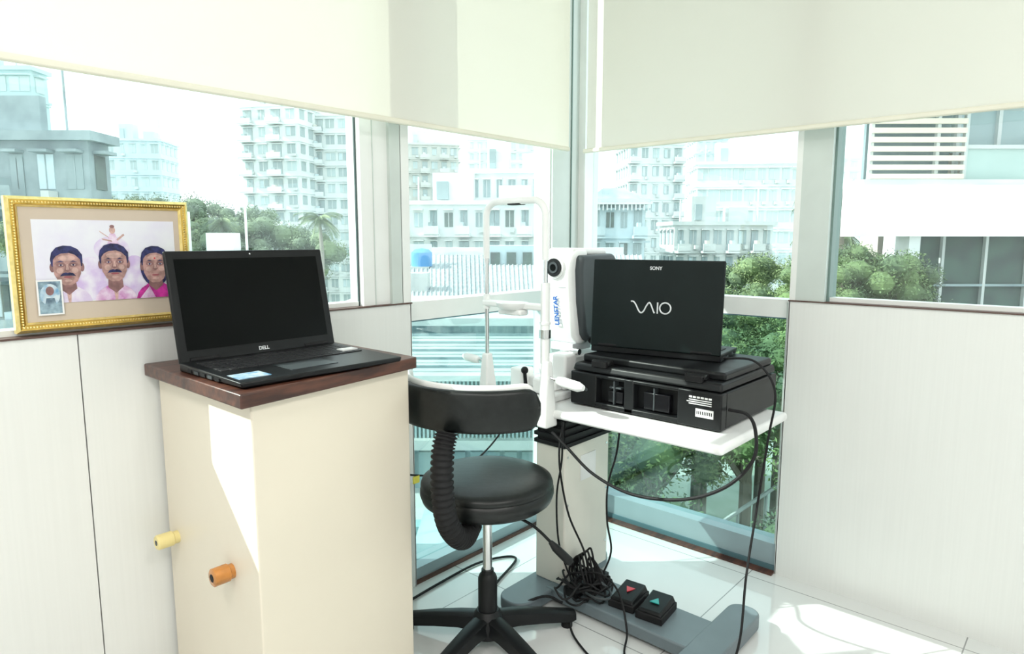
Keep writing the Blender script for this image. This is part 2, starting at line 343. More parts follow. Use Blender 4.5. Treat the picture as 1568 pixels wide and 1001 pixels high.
# standing deity figure faintly in the background of the print
flat([(.000,.026),(.026,.026),(.022,.050),(.018,.062),(.008,.062),(.004,.050)],M_shirtp); flat(oval(.013,.069,.0058,.0075),M_skinh); flat(oval(.013,.0765,.0045,.0035),M_skin2)
for q in ((-.008,.052,.010,.048),(.020,.050,.034,.062),(.002,.036,-.014,.026),(.020,.036,.034,.026),(.004,.056,-.012,.068)): flat([(q[0],q[1]),(q[2],q[3]),(q[2]+.002,q[3]-.0035),(q[0]+.002,q[1]-.0035)],M_skinh)
for (cx,cz,sh,mus,fem) in [(-.074,-.004,M_shirtw,1,0),(.012,.000,M_shirtp,1,0),(.092,-.006,M_sari,0,1)]:
    TX[:]=[cx,cz,1.14]
    w=.036
    xr=min(cx+w,.137)
    flat([(cx-w,-.073),(cx-w+.003,-.058),(cx-.026,-.049),(cx-.014,-.041),(cx+.014,-.041),(cx+.026,-.049),(xr-.003,-.058),(xr,-.073)],sh)
    if fem: flat(oval(cx,cz-.003,.0265,.038),M_hair); flat([(cx-.03,-.073),(cx-.012,-.046),(cx-.002,-.073)],M_shirtp)
    else: flat([(cx-.004,-.048),(cx+.004,-.048),(cx+.002,-.073),(cx-.002,-.073)],M_skinh); 
    flat([(cx-.011,cz-.020),(cx+.011,cz-.020),(cx+.013,-.044),(cx,-.055),(cx-.013,-.044)],M_skin2)
    flat(oval(cx-.0228,cz-.002,.0038,.008),M_skin2); flat(oval(cx+.0228,cz-.002,.0038,.008),M_skin2)
    flat([(cx+x,cz+z) for x,z in [(-.0235,.000),(-.0250,.012),(-.0225,.024),(-.015,.033),(-.004,.0365),(.008,.0355),(.018,.030),(.0245,.020),(.0245,.008),(.0235,.000)]],M_hair)
    flat([(cx+x,cz+z) for x,z in [(-.0215,.002),(-.0205,.012),(-.016,.018),(-.008,.0225),(.004,.0235),(.013,.020),(.0205,.012),(.0215,.002),(.0205,-.014),(.0145,-.027),(.006,-.0335),(-.006,-.0335),(-.0145,-.027),(-.0205,-.014)]],M_skin)
    flat(oval(cx,cz+.0145,.013,.005),M_skinh)
    for sx in (-1,1):
        flat(oval(cx+sx*.0115,cz-.0075,.0052,.0048),M_skinh)
        flat(oval(cx+sx*.0095,cz+.0028,.0068,.0042),M_skin2)
        flat(oval(cx+sx*.0095,cz+.0022,.0036,.0014),M_eye); flat(oval(cx+sx*.0095,cz+.0023,.0016,.0015),M_hair)
        flat([(cx+sx*.0035,cz+.0070),(cx+sx*.0095,cz+.0100),(cx+sx*.0165,cz+.0070),(cx+sx*.0100,cz+.0078)],M_hair)
    flat([(cx-.0018,cz+.004),(cx+.0012,cz+.004),(cx+.0048,cz-.0075),(cx,cz-.0098),(cx-.0048,cz-.0075)],M_skin2)
    flat([(cx-.0012,cz+.004),(cx+.0012,cz+.004),(cx+.0026,cz-.0062),(cx-.0026,cz-.0062)],M_skinh)
    if mus: flat([(cx-.0125,cz-.0175),(cx-.0085,cz-.0125),(cx-.003,cz-.0110),(cx,cz-.0120),(cx+.003,cz-.0110),(cx+.0085,cz-.0125),(cx+.0125,cz-.0175),(cx+.005,cz-.0165),(cx-.005,cz-.0165)],M_hair)
    flat(oval(cx,cz-.0190,.0068,.0016),M_lip); flat(oval(cx,cz-.0255,.006,.0022),M_skinh)
    if fem: flat(oval(cx,cz+.0130,.0015,.0015),M_red)
TX[:]=[0,0,1]
flat([(-.130,-.100),(-.086,-.100),(-.086,-.030),(-.130,-.030)],M_label)
flat([(-.127,-.097),(-.089,-.097),(-.089,-.033),(-.127,-.033)],M_insetm); flat(oval(-.108,-.060,.017,.022),M_sticker); flat(oval(-.108,-.052,.007,.009),M_skin2); flat([(-.12,-.092),(-.115,-.066),(-.101,-.066),(-.096,-.092)],M_insetm)
b.build('picture',fe,smooth=False)

# ------------------------------------------------------------------ stool
st=Matrix(((.6665,.7455,0,-.908),(-.7455,.6665,0,-.378),(0,0,1,0),(0,0,0,1)))
e=empty('swivel_stool',st)
b=MB(); b.lathe([(0,.405),(.13,.405),(.160,.410),(.172,.420),(.178,.437),(.177,.450),(.172,.456),(.176,.461),(.172,.472),(.155,.480),(.11,.486),(.05,.489),(0,.490)],M_leather,56); b.build('seat',e,angle=60)
b=MB(); b.lathe([(0,.385),(.10,.385),(.10,.405),(0,.405)],M_blkm,32)
b.lathe([(0,.20),(.0125,.20),(.0125,.39),(0,.39)],M_chrome,24)
b.lathe([(0,.06),(.026,.06),(.026,.19),(.022,.20),(.017,.205),(.017,.215),(0,.215)],M_blk,28); b.build('gas_lift',e)
b=MB(); b.lathe([(0,.03),(.045,.03),(.048,.07),(.040,.085),(.030,.10),(0,.10)],M_blk,28)
for a in (20,92,164,236,308):
    Rz=Matrix.Rotation(math.radians(a),4,'Z')
    prof=[(.02,.026,.045,.090),(.08,.024,.045,.083),(.15,.022,.036,.070),(.21,.021,.026,.056),(.245,.020,.020,.048),(.262,.013,.020,.042)]
    vs=[];
    for (x,w,z0,z1) in prof: vs+=[(x,-w,z0),(x,-w*.9,z1-.006),(x,-w*.5,z1),(x,w*.5,z1),(x,w*.9,z1-.006),(x,w,z0)]
    fs=[(i*6+j,i*6+(j+1)%6,(i+1)*6+(j+1)%6,(i+1)*6+j)[::-1] for i in range(5) for j in range(6)]+[(0,1,2,3,4,5),(30,31,32,33,34,35)[::-1]]
    b.add(vs,fs,M_blk,Rz)
    b.cyl(Rz@Vector((.238,0,0)),Rz@Vector((.238,0,.03)),.016,M_blkm,16)
b.build('star_base',e)
b=MB()
def arcband(b,r_in,r_out,z0,z1,a0,a1,m,n=40,tip=.35):
    vs=[];K=12
    for i in range(n+1):
        u=i/n; a=math.radians(a0+(a1-a0)*u)
        ed=min(u,1-u)*n/3.0; sc=1 if ed>=1 else tip+(1-tip)*math.sqrt(1-(1-ed)**2)
        zc=(z0+z1)/2; hz=(z1-z0)/2*sc; rc=(r_in+r_out)/2; hr=(r_out-r_in)/2*(sc*.5+.5)
        for j in range(K):
            t=2*math.pi*j/K; cc,ss=math.cos(t),math.sin(t)
            q=lambda v,p: math.copysign(abs(v)**p,v)
            rr=rc+hr*q(cc,.6); zz=zc+hz*q(ss,.35)
            vs.append((rr*math.cos(a),rr*math.sin(a),zz))
    fs=[(i*K+j,i*K+(j+1)%K,(i+1)*K+(j+1)%K,(i+1)*K+j) for i in range(n) for j in range(K)]+[tuple(range(K))[::-1],tuple(range(n*K,(n+1)*K))]
    b.add(vs,fs,m)
arcband(b,.208,.232,.655,.757,170,306,M_leather)
b.build('backrest_pad',e,angle=70)
b=MB(); arcband(b,.196,.210,.660,.766,168,307,M_wplast); b.build('backrest_shell',e,angle=70)
p=spline([(-.082,-.235,.665),(-.090,-.250,.62),(-.092,-.252,.54),(-.085,-.240,.46),(-.068,-.205,.405),(-.05,-.155,.375),(-.035,-.10,.385)],22)
b=MB(); b.tube(p,[.023+(.004 if i%4<2 else -.001) for i in range(len(p))],M_blkm,18); b.build('gooseneck',e,angle=80)
b=MB(); b.tube(spline([(.05,-.02,.385),(.12,-.05,.36),(.17,-.07,.32),(.20,-.075,.29)],6),.004,M_blk,8); b.tube([(.165,-.07,.325),(.178,-.072,.31),(.215,-.078,.275),(.22,-.08,.27)],[.006,.011,.012,.007],M_blk,12); b.build('lever',e)

# ------------------------------------------------------------------ instrument table
e=empty('instrument_table')
b=MB(); b.box(-.635,-.195,-.905,-.055,.576,.602,M_wplast); b.build('top',e,bevel=.011,seg=4)
b=MB(); b.box(-.60,-.365,-.402,-.292,.045,.482,M_creamp)
b.build('column',e,bevel=.004)
b=MB()
for z in (.12,.30,.45):
    for x in (-.585,-.38): b.cyl((x,-.4045,z),(x,-.401,z),.004,M_chrome,10)
b.box(-.52,-.44,-.404,-.401,.36,.44,M_label); b.build('screws_and_plate',e)
b=MB()
for k in range(8):
    g=.008*(k%2); b.box(-.605+g,-.36-g,-.407+g,-.287-g,.482+k*.0115,.482+(k+1)*.0115,M_blkm)
b.build('bellows',e,smooth=False)
def capsule(x0,x1,y0,y1,r,n=8):
    o=[]
    for cx,cy,a0 in ((x1-r,y1-r,0),(x0+r,y1-r,90),(x0+r,y0+r,180),(x1-r,y0+r,270)):
        for i in range(n+1):
            a=math.radians(a0+90*i/n); o.append((cx+r*math.cos(a),cy+r*math.sin(a)))
    return o
b=MB(); b.prism(capsule(-.775,-.30,-.385,-.275,.05),.008,.045,M_grey); b.prism(capsule(-.72,-.335,-.915,-.825,.04),.008,.05,M_grey)
b.box(-.635,-.475,-.84,-.36,.012,.048,M_grey)
for x,y in ((-.74,-.33),(-.34,-.33),(-.68,-.87),(-.37,-.87)): b.cyl((x,y,0),(x,y,.01),.015,M_blkm,12)
b.build('h_base',e,bevel=.008,seg=3)

# ------------------------------------------------------------------ biometer
e=empty('optical_biometer')
b=MB()
XR=-.645
pts=[(XR,-.360,.60),(XR,-.360,1.165)]+[(XR,-.360+.045*(1-math.cos(a)),1.165+.045*math.sin(a)) for a in [math.pi/2*i/8 for i in range(1,9)]]
pts+=[(XR,-.127-.045*(1-math.cos(a)),1.165+.045*math.sin(a)) for a in [math.pi/2*i/8 for i in range(8,0,-1)]]+[(XR,-.127,1.165),(XR,-.127,.64)]
b.tube(pts,.0068,M_chrome,12)
b.build('head_frame_rods',e)
b=MB(); b.tube([(XR-.001,y,z) for x,y,z in pts[1:-1]],.0104,M_wplast,12)
b.tube([(XR-.001,-.36,1.04),(XR-.001,-.36,1.17)],.0102,M_wplast,12); b.tube([(XR-.001,-.127,1.04),(XR-.001,-.127,1.17)],.0102,M_wplast,12)
b.cyl((XR,-.36,.74),(XR,-.36,.975),.0135,M_wplast,20); b.cyl((XR,-.36,.815),(XR,-.36,.84),.017,M_chrome,20); b.cyl((XR,-.36,.855),(XR,-.36,.862),.016,M_wplast,20)
b.cyl((XR,-.127,.885),(XR,-.127,.93),.011,M_wplast,16); b.cyl((XR,-.127,1.025),(XR,-.127,1.04),.009,M_chrome,16)
b.build('head_frame_sleeves',e)
b=MB(); b.box(XR-.008,XR+.02,-.270,-.217,1.198,1.214,M_blk); b.build('forehead_band',e,bevel=.004)
b=MB()
b.box(XR-.012,XR+.012,-.37,-.115,.893,.913,M_wplast); b.box(XR-.03,XR+.01,-.29,-.20,.875,.893,M_wplast)
b.build('chin_rest_bar',e,bevel=.006,seg=3)
b=MB(); b.lathe([(0,0),(.034,.0),(.046,.010),(.049,.020),(.042,.017),(.02,.010),(0,.008)],M_wplast,28,Matrix.Translation((XR-.014,-.245,.892)))
b.build('chin_cup',e)
b=MB()
def foot(y,z0,z1):
    b.add([(XR-.024,y-.020,z0),(XR+.03,y-.020,z0),(XR+.03,y+.020,z0),(XR-.024,y+.020,z0),(XR-.013,y-.0125,z1),(XR+.013,y-.0125,z1),(XR+.013,y+.0125,z1),(XR-.013,y+.0125,z1)],
        [(0,3,2,1),(4,5,6,7),(0,1,5,4),(1,2,6,5),(2,3,7,6),(3,0,4,7)],M_wplast)
foot(-.127,.603,.745); foot(-.367,.552,.748)
b.box(XR+.005,XR+.07,-.345,-.14,.603,.628,M_wplast)
b.build('clamp_feet',e,bevel=.006,seg=3)
b=MB()
b.cyl((XR,-.365,.70),(XR-.002,-.41,.697),.006,M_chrome,12); b.tube([(XR-.002,-.41,.697),(XR-.003,-.43,.695),(XR-.006,-.485,.690),(XR-.006,-.503,.689)],[.011,.0145,.0145,.008],M_wplast,16)
b.cyl((XR,-.127,.715),(XR,-.09,.717),.006,M_chrome,12); b.tube([(XR,-.09,.717),(XR,-.08,.718),(XR,-.035,.722),(XR,-.020,.723)],[.010,.0135,.0135,.007],M_wplast,16)
b.build('hand_grips',e)
b=MB()
b.box(-.60,-.30,-.335,-.165,.602,.628,M_wplast); b.box(-.53,-.25,-.31,-.19,.628,.665,M_wplast); b.box(-.48,-.25,-.30,-.2,.665,.725,M_wplast); b.box(-.50,-.44,-.325,-.27,.628,.74,M_wplast)
b.box(-.56,-.50,-.20,-.145,.622,.690,M_wplast); b.box(-.585,-.55,-.30,-.26,.622,.675,M_wplast)
b.build('slide_base',e,bevel=.008,seg=3)
b=MB(); b.cyl((-.5,-.36,.650),(-.5,-.12,.650),.008,M_chrome,12); b.cyl((-.38,-.25,.72),(-.38,-.25,.80),.032,M_wplast,24)
b.cyl((-.57,-.225,.625),(-.578,-.225,.685),.006,M_blk,12); b.ell((-.578,-.225,.692),(.012,.012,.012),M_blk,12,8)
b.cyl((-.5,-.37,.650),(-.5,-.355,.650),.018,M_blk,20); b.cyl((-.5,-.135,.650),(-.5,-.118,.650),.018,M_blk,20)
b.cyl((-.36,-.32,.775),(-.36,-.345,.775),.013,M_blk,14); b.cyl((-.44,-.30,.745),(-.44,-.335,.745),.010,M_chrome,14); b.box(-.43,-.33,-.30,-.21,.742,.765,M_silver)
b.build('joystick_and_axis',e)
prof=[(-.446,1.050),(-.458,1.03),(-.462,1.00),(-.458,.93),(-.448,.86),(-.434,.79),(-.41,.762),(-.37,.757),(-.36,1.065),(-.42,1.066)]
def prism_y(b,poly,y0,y1,m):
    n=len(poly); b.add([(x,y0,z) for x,z in poly]+[(x,y1,z) for x,z in poly],[tuple(range(n)),tuple(range(n,2*n))[::-1]]+[(i,i+n,(i+1)%n+n,(i+1)%n) for i in range(n)],m)
b=MB(); prism_y(b,prof,-.308,-.190,M_wplast); b.build('head_front_shell',e,bevel=.012,seg=4)
b=MB(); prism_y(b,[(-.425,1.048),(-.432,1.0),(-.425,.90),(-.405,.795),(-.385,.772),(-.25,.765),(-.23,.79),(-.22,1.03),(-.24,1.052)],-.330,-.175,M_dgrey); b.build('head_rear_shell',e,bevel=.014,seg=4)
b=MB(); prism_y(b,[(-.44,1.050),(-.43,1.072),(-.25,1.068),(-.235,1.045)],-.300,-.2,M_wplast); b.build('head_cap',e,bevel=.009,seg=3)
b=MB()
b.cyl((-.457,-.252,1.010),(-.468,-.252,1.010),.035,M_wplast,32); b.cyl((-.464,-.252,1.010),(-.472,-.252,1.010),.029,M_blk,32); b.cyl((-.470,-.252,1.010),(-.4745,-.252,1.010),.018,M_dgrey,32); b.cyl((-.474,-.252,1.010),(-.4755,-.252,1.010),.011,M_lcd,32)
b.build('lens',e)
text('LENSTAR',.0235,M_blue,e,(-.14,0,1),(0,1,0),(-.4545,-.252,.872),'label_text',bold=.0006)
b=MB(); b.box(-.462,-.455,-.290,-.262,.948,.951,M_silver); b.build('label_line',e)

# ------------------------------------------------------------------ printer
e=empty('inkjet_printer')
x0,x1,y0,y1=-.535,-.160,-.853,-.372
b=MB(); b.box(x0+.03,x1,y0,y1,.608,.705,M_blk); b.box(x0+.02,x1-.045,y0+.01,y1-.01,.602,.610,M_blkm)
b.box(x0,x0+.032,y0,y0+.125,.606,.705,M_blk); b.box(x0,x0+.032,-.592,-.560,.606,.705,M_blk); b.box(x0,x0+.032,-.465,y1,.606,.705,M_blk)
b.box(x0,x0+.032,y0+.12,-.46,.606,.622,M_blk); b.box(x0+.001,x0+.032,y0+.12,-.46,.694,.705,M_blk)
b.build('body',e,bevel=.004)
b=MB(); b.box(x0+.012,x0+.034,-.55,-.50,.626,.66,M_blkg); b.box(x0+.010,x0+.034,-.545,-.505,.668,.674,M_dgrey); b.box(x0+.01,x0+.034,-.70,-.62,.626,.675,M_blkg); b.box(x0+.008,x0+.034,-.655,-.65,.626,.69,M_dgrey)
b.box(x0+.006,x0+.034,-.525,-.521,.622,.694,M_dgrey)
b.cyl((x0-.001,-.43,.655),(x0+.004,-.43,.655),.006,M_dgrey,12)
b.build('paper_path_parts',e,bevel=.002)
b=MB(); b.add([(x0+.004,y0+.003,.7075),(x1,y0+.003,.7075),(x1,y1-.003,.7075),(x0+.004,y1-.003,.7075),(x0+.012,y0+.006,.730),(x1-.006,y0+.006,.732),(x1-.006,y1-.006,.732),(x0+.012,y1-.006,.730)],
   [(0,3,2,1),(4,5,6,7),(0,1,5,4),(1,2,6,5),(2,3,7,6),(3,0,4,7)],M_blk)
b.box(x0+.045,x1-.012,y0+.012,y1-.012,.729,.752,M_blk); b.build('scanner_lid',e,bevel=.007,seg=3)
b=MB()
for y in (-.47,-.77): b.box(x0+.002,x0+.05,y-.025,y+.025,.725,.744,M_blkm); b.cyl((x0+.02,y-.03,.738),(x0+.02,y+.03,.738),.008,M_blk,14)
b.build('hinges',e,bevel=.003)
b=MB(); b.box(x0-.0008,x0+.002,-.832,-.782,.636,.658,M_label)
for k in range(9): b.box(x0-.0012,x0+.002,-.828+k*.005,-.8255+k*.005,.643,.652,M_blkm)
for k in range(3): b.box(x0-.0006,x0+.002,-.826,-.762+.006*(k%2),.679-k*.0055,.6815-k*.0055,M_label)
for k in range(6): b.box(x0-.0006,x0+.002,-.826+k*.011,-.8175+k*.011,.685,.690,M_label)
b.build('labels',e,smooth=False)

# ------------------------------------------------------------------ laptop (right), screen faces away from the room
av=Vector((.075,-.405,0)).normalized(); bv=Vector((.983,.182,0)).normalized()
e,Mx,R=laptop('laptop.001',.400,.205,.268,(-.398,-.571,.753),(-av.x,-av.y),(bv.x,bv.y),math.radians(-4),sticker=False,hinge_t=.022,lidm=M_lidb)
def lidpt(s,h):
    p=R@Vector((-s,-.0093,h)); return Mx@p
b=MB()
def stroke(pts,r=.0023,m=M_silver):
    b.tube([lidpt(*p) for p in pts],r,m,8)
def sp2(pts): return [(p.x,p.y) for p in spline([(a,c,0) for a,c in pts],8)]
cx0,cz0=-.012,.128
px=lambda x,y:(cx0+(x-996)*.00195,cz0-(y-467)*.00195)
stroke(sp2([px(965,459),px(969,459.5),px(973,464),px(978,473),px(982,476),px(986,473),px(990,465),px(994,460),px(997,463),px(1001,472),px(1003,475.5)]))
stroke([px(1007.5,459),px(1007.5,476)]); stroke([px(1019.5+8.5*math.cos(t/12*math.pi),467.5+8.3*math.sin(t/12*math.pi)) for t in range(25)])
lg=b.build('logo',None); lg.parent=e; lg.matrix_parent_inverse=Mx.inverted()
tt=text('SONY',.014,M_silver,None,av,(0,0,1),lidpt(-.0,.243),'logo_text',bold=.0003); tt.parent=e; tt.matrix_parent_inverse=Mx.inverted()

# ------------------------------------------------------------------ foot pedals
for i,(px_,py_,m) in enumerate([(-.545,-.600,M_red),(-.545,-.690,M_tealm)]):
    T=Matrix.Translation((px_,py_,.049))@Matrix.Rotation(math.radians(6),4,'Z')
    e=empty('foot_pedal' if i==0 else 'foot_pedal.001',T)
    b=MB(); b.box(-.055,.055,-.04,.04,0,.022,M_blkm); b.add([(-.052,-.037,.022),(.052,-.037,.022),(.052,.037,.022),(-.052,.037,.022),(-.046,-.031,.030),(.046,-.031,.042),(.046,.031,.042),(-.046,.031,.030)],
       [(0,3,2,1),(4,5,6,7),(0,1,5,4),(1,2,6,5),(2,3,7,6),(3,0,4,7)],M_blk); b.build('pedal_body',e,bevel=.003)
    b=MB(); s=1 if i else -1
    b.prism([(-.014*s+.0,-.014),(-.014*s,.014),(.014*s,0)],.0365,.0388,m); b.build('arrow_mark',e,smooth=False)

# ------------------------------------------------------------------ cables
def cable(pts,r=.0032,k=8,m=None,name='power_cable'):
    b=MB(); b.tube(spline(pts,k),r,m or M_blkm,8); return b.build(name)
cable([(-.50,-.857,.66),(-.50,-.908,.655),(-.52,-.938,.62),(-.56,-.95,.56),(-.60,-.90,.49),(-.63,-.80,.44),(-.64,-.66,.42),(-.65,-.54,.45),(-.655,-.45,.51),(-.66,-.40,.545)],.0045)
cable([(-.37,-.78,.770),(-.37,-.87,.77),(-.38,-.930,.70),(-.41,-.93,.58),(-.46,-.93,.42),(-.54,-.94,.25),(-.62,-.96,.10),(-.70,-.94,.006),(-.78,-.85,.006),(-.80,-.70,.006),(-.74,-.55,.006),(-.68,-.48,.03)],.0032)
cable([(-.45,-.50,.573),(-.47,-.50,.46),(-.50,-.49,.36),(-.50,-.49,.25),(-.49,-.50,.15),(-.52,-.48,.06)],.003)
cable([(-.62,-.41,.570),(-.65,-.42,.50),(-.655,-.43,.42),(-.64,-.45,.30),(-.60,-.48,.18),(-.56,-.47,.07)],.003)
cable([(-.63,-.415,.570),(-.635,-.418,.46),(-.66,-.42,.36),(-.65,-.42,.22),(-.62,-.43,.12),(-.60,-.45,.06)],.0028)
cable([(-.68,-.46,.05),(-.70,-.40,.055),(-.79,-.30,.006),(-.70,-.20,.006),(-.50,-.12,.006),(-.60,-.05,.006),(-.80,-.05,.006),(-1.0,-.07,.006),(-1.13,-.10,.006)],.004)
cable([(-.46,-.12,.573),(-.58,-.08,.42),(-.72,-.06,.36),(-.88,-.05,.39),(-1.05,-.05,.46),(-1.14,-.05,.52)],.003)
cable([(-.60,-.43,.10),(-.58,-.52,.12),(-.60,-.60,.10),(-.65,-.66,.03),(-.72,-.70,.006),(-.76,-.80,.006),(-.72,-.90,.006),(-.62,-.97,.006)],.003)
b=MB(); b.box(-.012,.012,-.002,.002,-.022,.0,mat('yellow_tag',(.75,.70,.10),.5)); b.build('cable_tag',M=Matrix.Translation((-.88,-.052,.388)))
b=MB(); rnd=random.Random(3)
for k in range(11):
    cx,cy=-.60+rnd.uniform(-.05,.05),-.465+rnd.uniform(-.05,.03); ra=rnd.uniform(.035,.080); rb=ra*rnd.uniform(.4,.9); ph=rnd.uniform(0,6); h=.058+rnd.uniform(0,.03); ti=rnd.uniform(-.3,.3)
    pts=[(cx+ra*math.cos(ph)*math.cos(t)-rb*math.sin(ph)*math.sin(t),cy+ra*math.sin(ph)*math.cos(t)+rb*math.cos(ph)*math.sin(t),max(.052,h+ti*ra*math.cos(t)+.012*math.sin(3*t))) for t in [i*2*math.pi/24 for i in range(25)]]
    b.tube(pts,.0032,M_blkm,7,cap=False)
for k in range(5):
    x=-.61+k*.013; b.tube(spline([(x,-.50,.055),(x+.01,-.47,.12+k*.01),(x+.03,-.44,.15),(x+.03,-.41,.10),(x+.02,-.43,.055)],6),.0032,M_blkm,7)
for k in range(4): b.tube(spline([(-.58+.01*k,-.53,.07),(-.56,-.50,.10+.01*k),(-.53,-.455,.13),(-.51,-.43,.10),(-.50,-.46,.06)],6),.003,M_blkm,7)
b.tube(spline([(-.62,-.50,.07),(-.63,-.54,.075),(-.60,-.57,.07),(-.57,-.55,.075),(-.57,-.52,.09)],6),.004,M_dgrey,7)
b.box(-.56,-.50,-.50,-.455,.05,.088,M_blk); b.box(-.64,-.60,-.48,-.44,.05,.075,M_blk)
b.build('cable_tangle')

# ------------------------------------------------------------------ OUTSIDE (street frame rotated with respect to the room)
SF=Matrix(((.6665,.7455,0,CX),(-.7455,.6665,0,CY),(0,0,1,0),(0,0,0,1)))
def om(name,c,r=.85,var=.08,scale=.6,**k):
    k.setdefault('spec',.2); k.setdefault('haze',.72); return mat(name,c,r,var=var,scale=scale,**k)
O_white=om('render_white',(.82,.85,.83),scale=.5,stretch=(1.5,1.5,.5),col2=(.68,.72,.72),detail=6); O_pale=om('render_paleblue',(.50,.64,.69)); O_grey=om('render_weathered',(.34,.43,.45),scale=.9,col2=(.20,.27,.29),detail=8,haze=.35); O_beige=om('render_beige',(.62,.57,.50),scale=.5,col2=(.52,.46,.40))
O_win=om('facade_glass',(.20,.29,.31),.5); O_winl=om('facade_glass_pale',(.42,.55,.57),.5); O_teal=om('curtain_wall_teal',(.33,.54,.56),.5); O_roof=om('corrugated_roof',(.34,.40,.41),stretch=(6,1,1),scale=3,var=.2)
O_dk=om('dark_opening',(.025,.045,.045),.9,spec=.05,scale=2,col2=(.05,.10,.08),haze=.6); O_blue=om('blue_tarp',(.06,.30,.65)); O_slab=om('concrete_pale',(.64,.67,.65),scale=.7,col2=(.50,.54,.53),detail=6); O_cream=om('cream_louver',(.76,.70,.56))
O_leaf=om('foliage',(.16,.25,.08),.7,scale=1.2,col2=(.045,.09,.045),haze=.55); O_leaf2=om('foliage_light',(.30,.39,.14),.7,scale=1.5,col2=(.10,.17,.06),haze=.55); O_trunk=om('bark',(.26,.22,.17))
O_bright=om('balcony_parapet_white',(.90,.90,.88),var=.03)
O_ground=om('ground',(.42,.47,.42),scale=.3,col2=(.18,.26,.16),detail=5); O_balc=om('balcony_glass_green',(.42,.56,.52),.3); O_stain=om('slat_wall',(.20,.29,.33),scale=1.2,stretch=(6,6,.3),col2=(.36,.46,.48))
rb=random.Random(11)
def bld(name,r0,r1,d0,d1,z0,z1,nf,nb,wall,win,balc=0,rot=0,sides=True,wfrac=.55,tank=True,wins=None):
    b=MB(); w=r1-r0; D=d1-d0; wins=wins or [win]
    b.box(-w/2,w/2,0,D,z0,z1,wall); fh=(z1-z0)/nf; q=fh*.12
    b.box(-w/2-q,w/2+q,-q,D+q,z1,z1+fh*.14,wall)
    if tank:
        b.box(-w*.3,-w*.05,D*.2,D*.5,z1,z1+fh*1.1,wall); b.box(w*.1,w*.3,D*.3,D*.6,z1,z1+fh*.7,wall); b.box(-w*.27,-w*.2,D*.15,D*.2,z1+fh*.2,z1+fh*.8,O_win)
        b.cyl((w*.4,D*.3,z1),(w*.4,D*.3,z1+fh*1.4),.05,wall,6); b.cyl((-w*.4,D*.3,z1),(-w*.4,D*.3,z1+fh),.04,wall,6)
    bw=w/nb
    for f in range(nf):
        zb=z0+f*fh
        if z0+f*fh<-6.5: continue
        b.box(-w/2-q*.6,w/2+q*.6,-q*.6,D+q*.6,zb-.05*fh,zb+.03*fh,wall)
        for k in range(nb):
            xa=-w/2+(k+.5)*bw; hw=bw*wfrac/2*rb.choice([1,1,.8,1.15]); wn=rb.choice(wins)
            zt=zb+rb.choice([.80,.80,.74])*fh
            b.box(xa-hw,xa+hw,-.04,0.02,zb+.28*fh,zt,wn)
            b.box(xa-.02*bw,xa+.02*bw,-.06,0,zb+.28*fh,zt,wall)
            if rb.random()<.3: b.box(xa-hw*.9,xa-.02*bw,-.05,0,zb+.30*fh,zt-.02,O_pale)
            b.box(xa-hw*1.2,xa+hw*1.2,-q*1.6,0,zb+.82*fh,zb+.86*fh,wall)
            if balc and k%balc==0:
                dp=fh*.5
                b.box(xa-bw*.48,xa+bw*.48,-dp,0,zb-.05*fh,zb+.04*fh,wall); b.box(xa-bw*.48,xa+bw*.48,-dp,-dp+.08,zb,zb+.30*fh,wall)
                b.box(xa-hw,xa+hw,-.06,0,zb+.05*fh,zb+.8*fh,O_win)
                b.box(xa-bw*.2,xa+bw*.05,-dp*.9,-dp*.4,zb+.3*fh,zb+.42*fh,rb.choice([O_pale,O_beige,O_win]))
            if rb.random()<.4: b.box(xa+hw*.2,xa+hw*.2+.28*bw,-fh*.22,-.03,zb+.10*fh,zb+.24*fh,O_slab)
        if sides:
            ns=max(1,int(D/bw+.5)); sw=D/ns
            for k in range(ns):
                ya=(k+.5)*sw
                for sx in (-1,1):
                    xs=sorted((sx*w/2,sx*(w/2+.05))); b.box(xs[0],xs[1],ya-sw*.25,ya+sw*.25,zb+.28*fh,zb+.8*fh,win)
                    xs=sorted((sx*w/2,sx*(w/2+q*1.6))); b.box(xs[0],xs[1],ya-sw*.3,ya+sw*.3,zb+.82*fh,zb+.87*fh,wall)
    Mx=SF@Matrix.Translation(((r0+r1)/2,d0,0))@Matrix.Rotation(math.radians(rot),4,'Z')
    return b.build(name,M=Mx,smooth=False)
G=-9
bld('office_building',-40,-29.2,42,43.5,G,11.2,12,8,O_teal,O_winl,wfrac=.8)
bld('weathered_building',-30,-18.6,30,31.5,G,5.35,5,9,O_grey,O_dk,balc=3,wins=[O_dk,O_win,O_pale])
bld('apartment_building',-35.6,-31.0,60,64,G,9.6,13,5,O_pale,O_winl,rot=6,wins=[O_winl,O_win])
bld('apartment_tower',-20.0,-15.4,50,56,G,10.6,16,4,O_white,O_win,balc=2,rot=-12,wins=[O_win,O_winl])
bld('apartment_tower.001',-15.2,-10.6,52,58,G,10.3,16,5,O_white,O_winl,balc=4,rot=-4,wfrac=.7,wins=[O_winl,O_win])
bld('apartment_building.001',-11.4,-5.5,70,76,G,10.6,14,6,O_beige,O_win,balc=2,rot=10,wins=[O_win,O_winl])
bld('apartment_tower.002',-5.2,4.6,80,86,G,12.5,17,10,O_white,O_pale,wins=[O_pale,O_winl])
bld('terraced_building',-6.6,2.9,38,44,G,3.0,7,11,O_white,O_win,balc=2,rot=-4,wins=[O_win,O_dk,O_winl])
bld('terraced_building.001',-2.6,2.6,40,45,3.0,4.9,1,7,O_white,O_win,rot=-4)
bld('hillside_house',4.0,6.9,35,38,G,2.9,7,4,O_pale,O_win,balc=3,tank=False,wins=[O_dk,O_win])
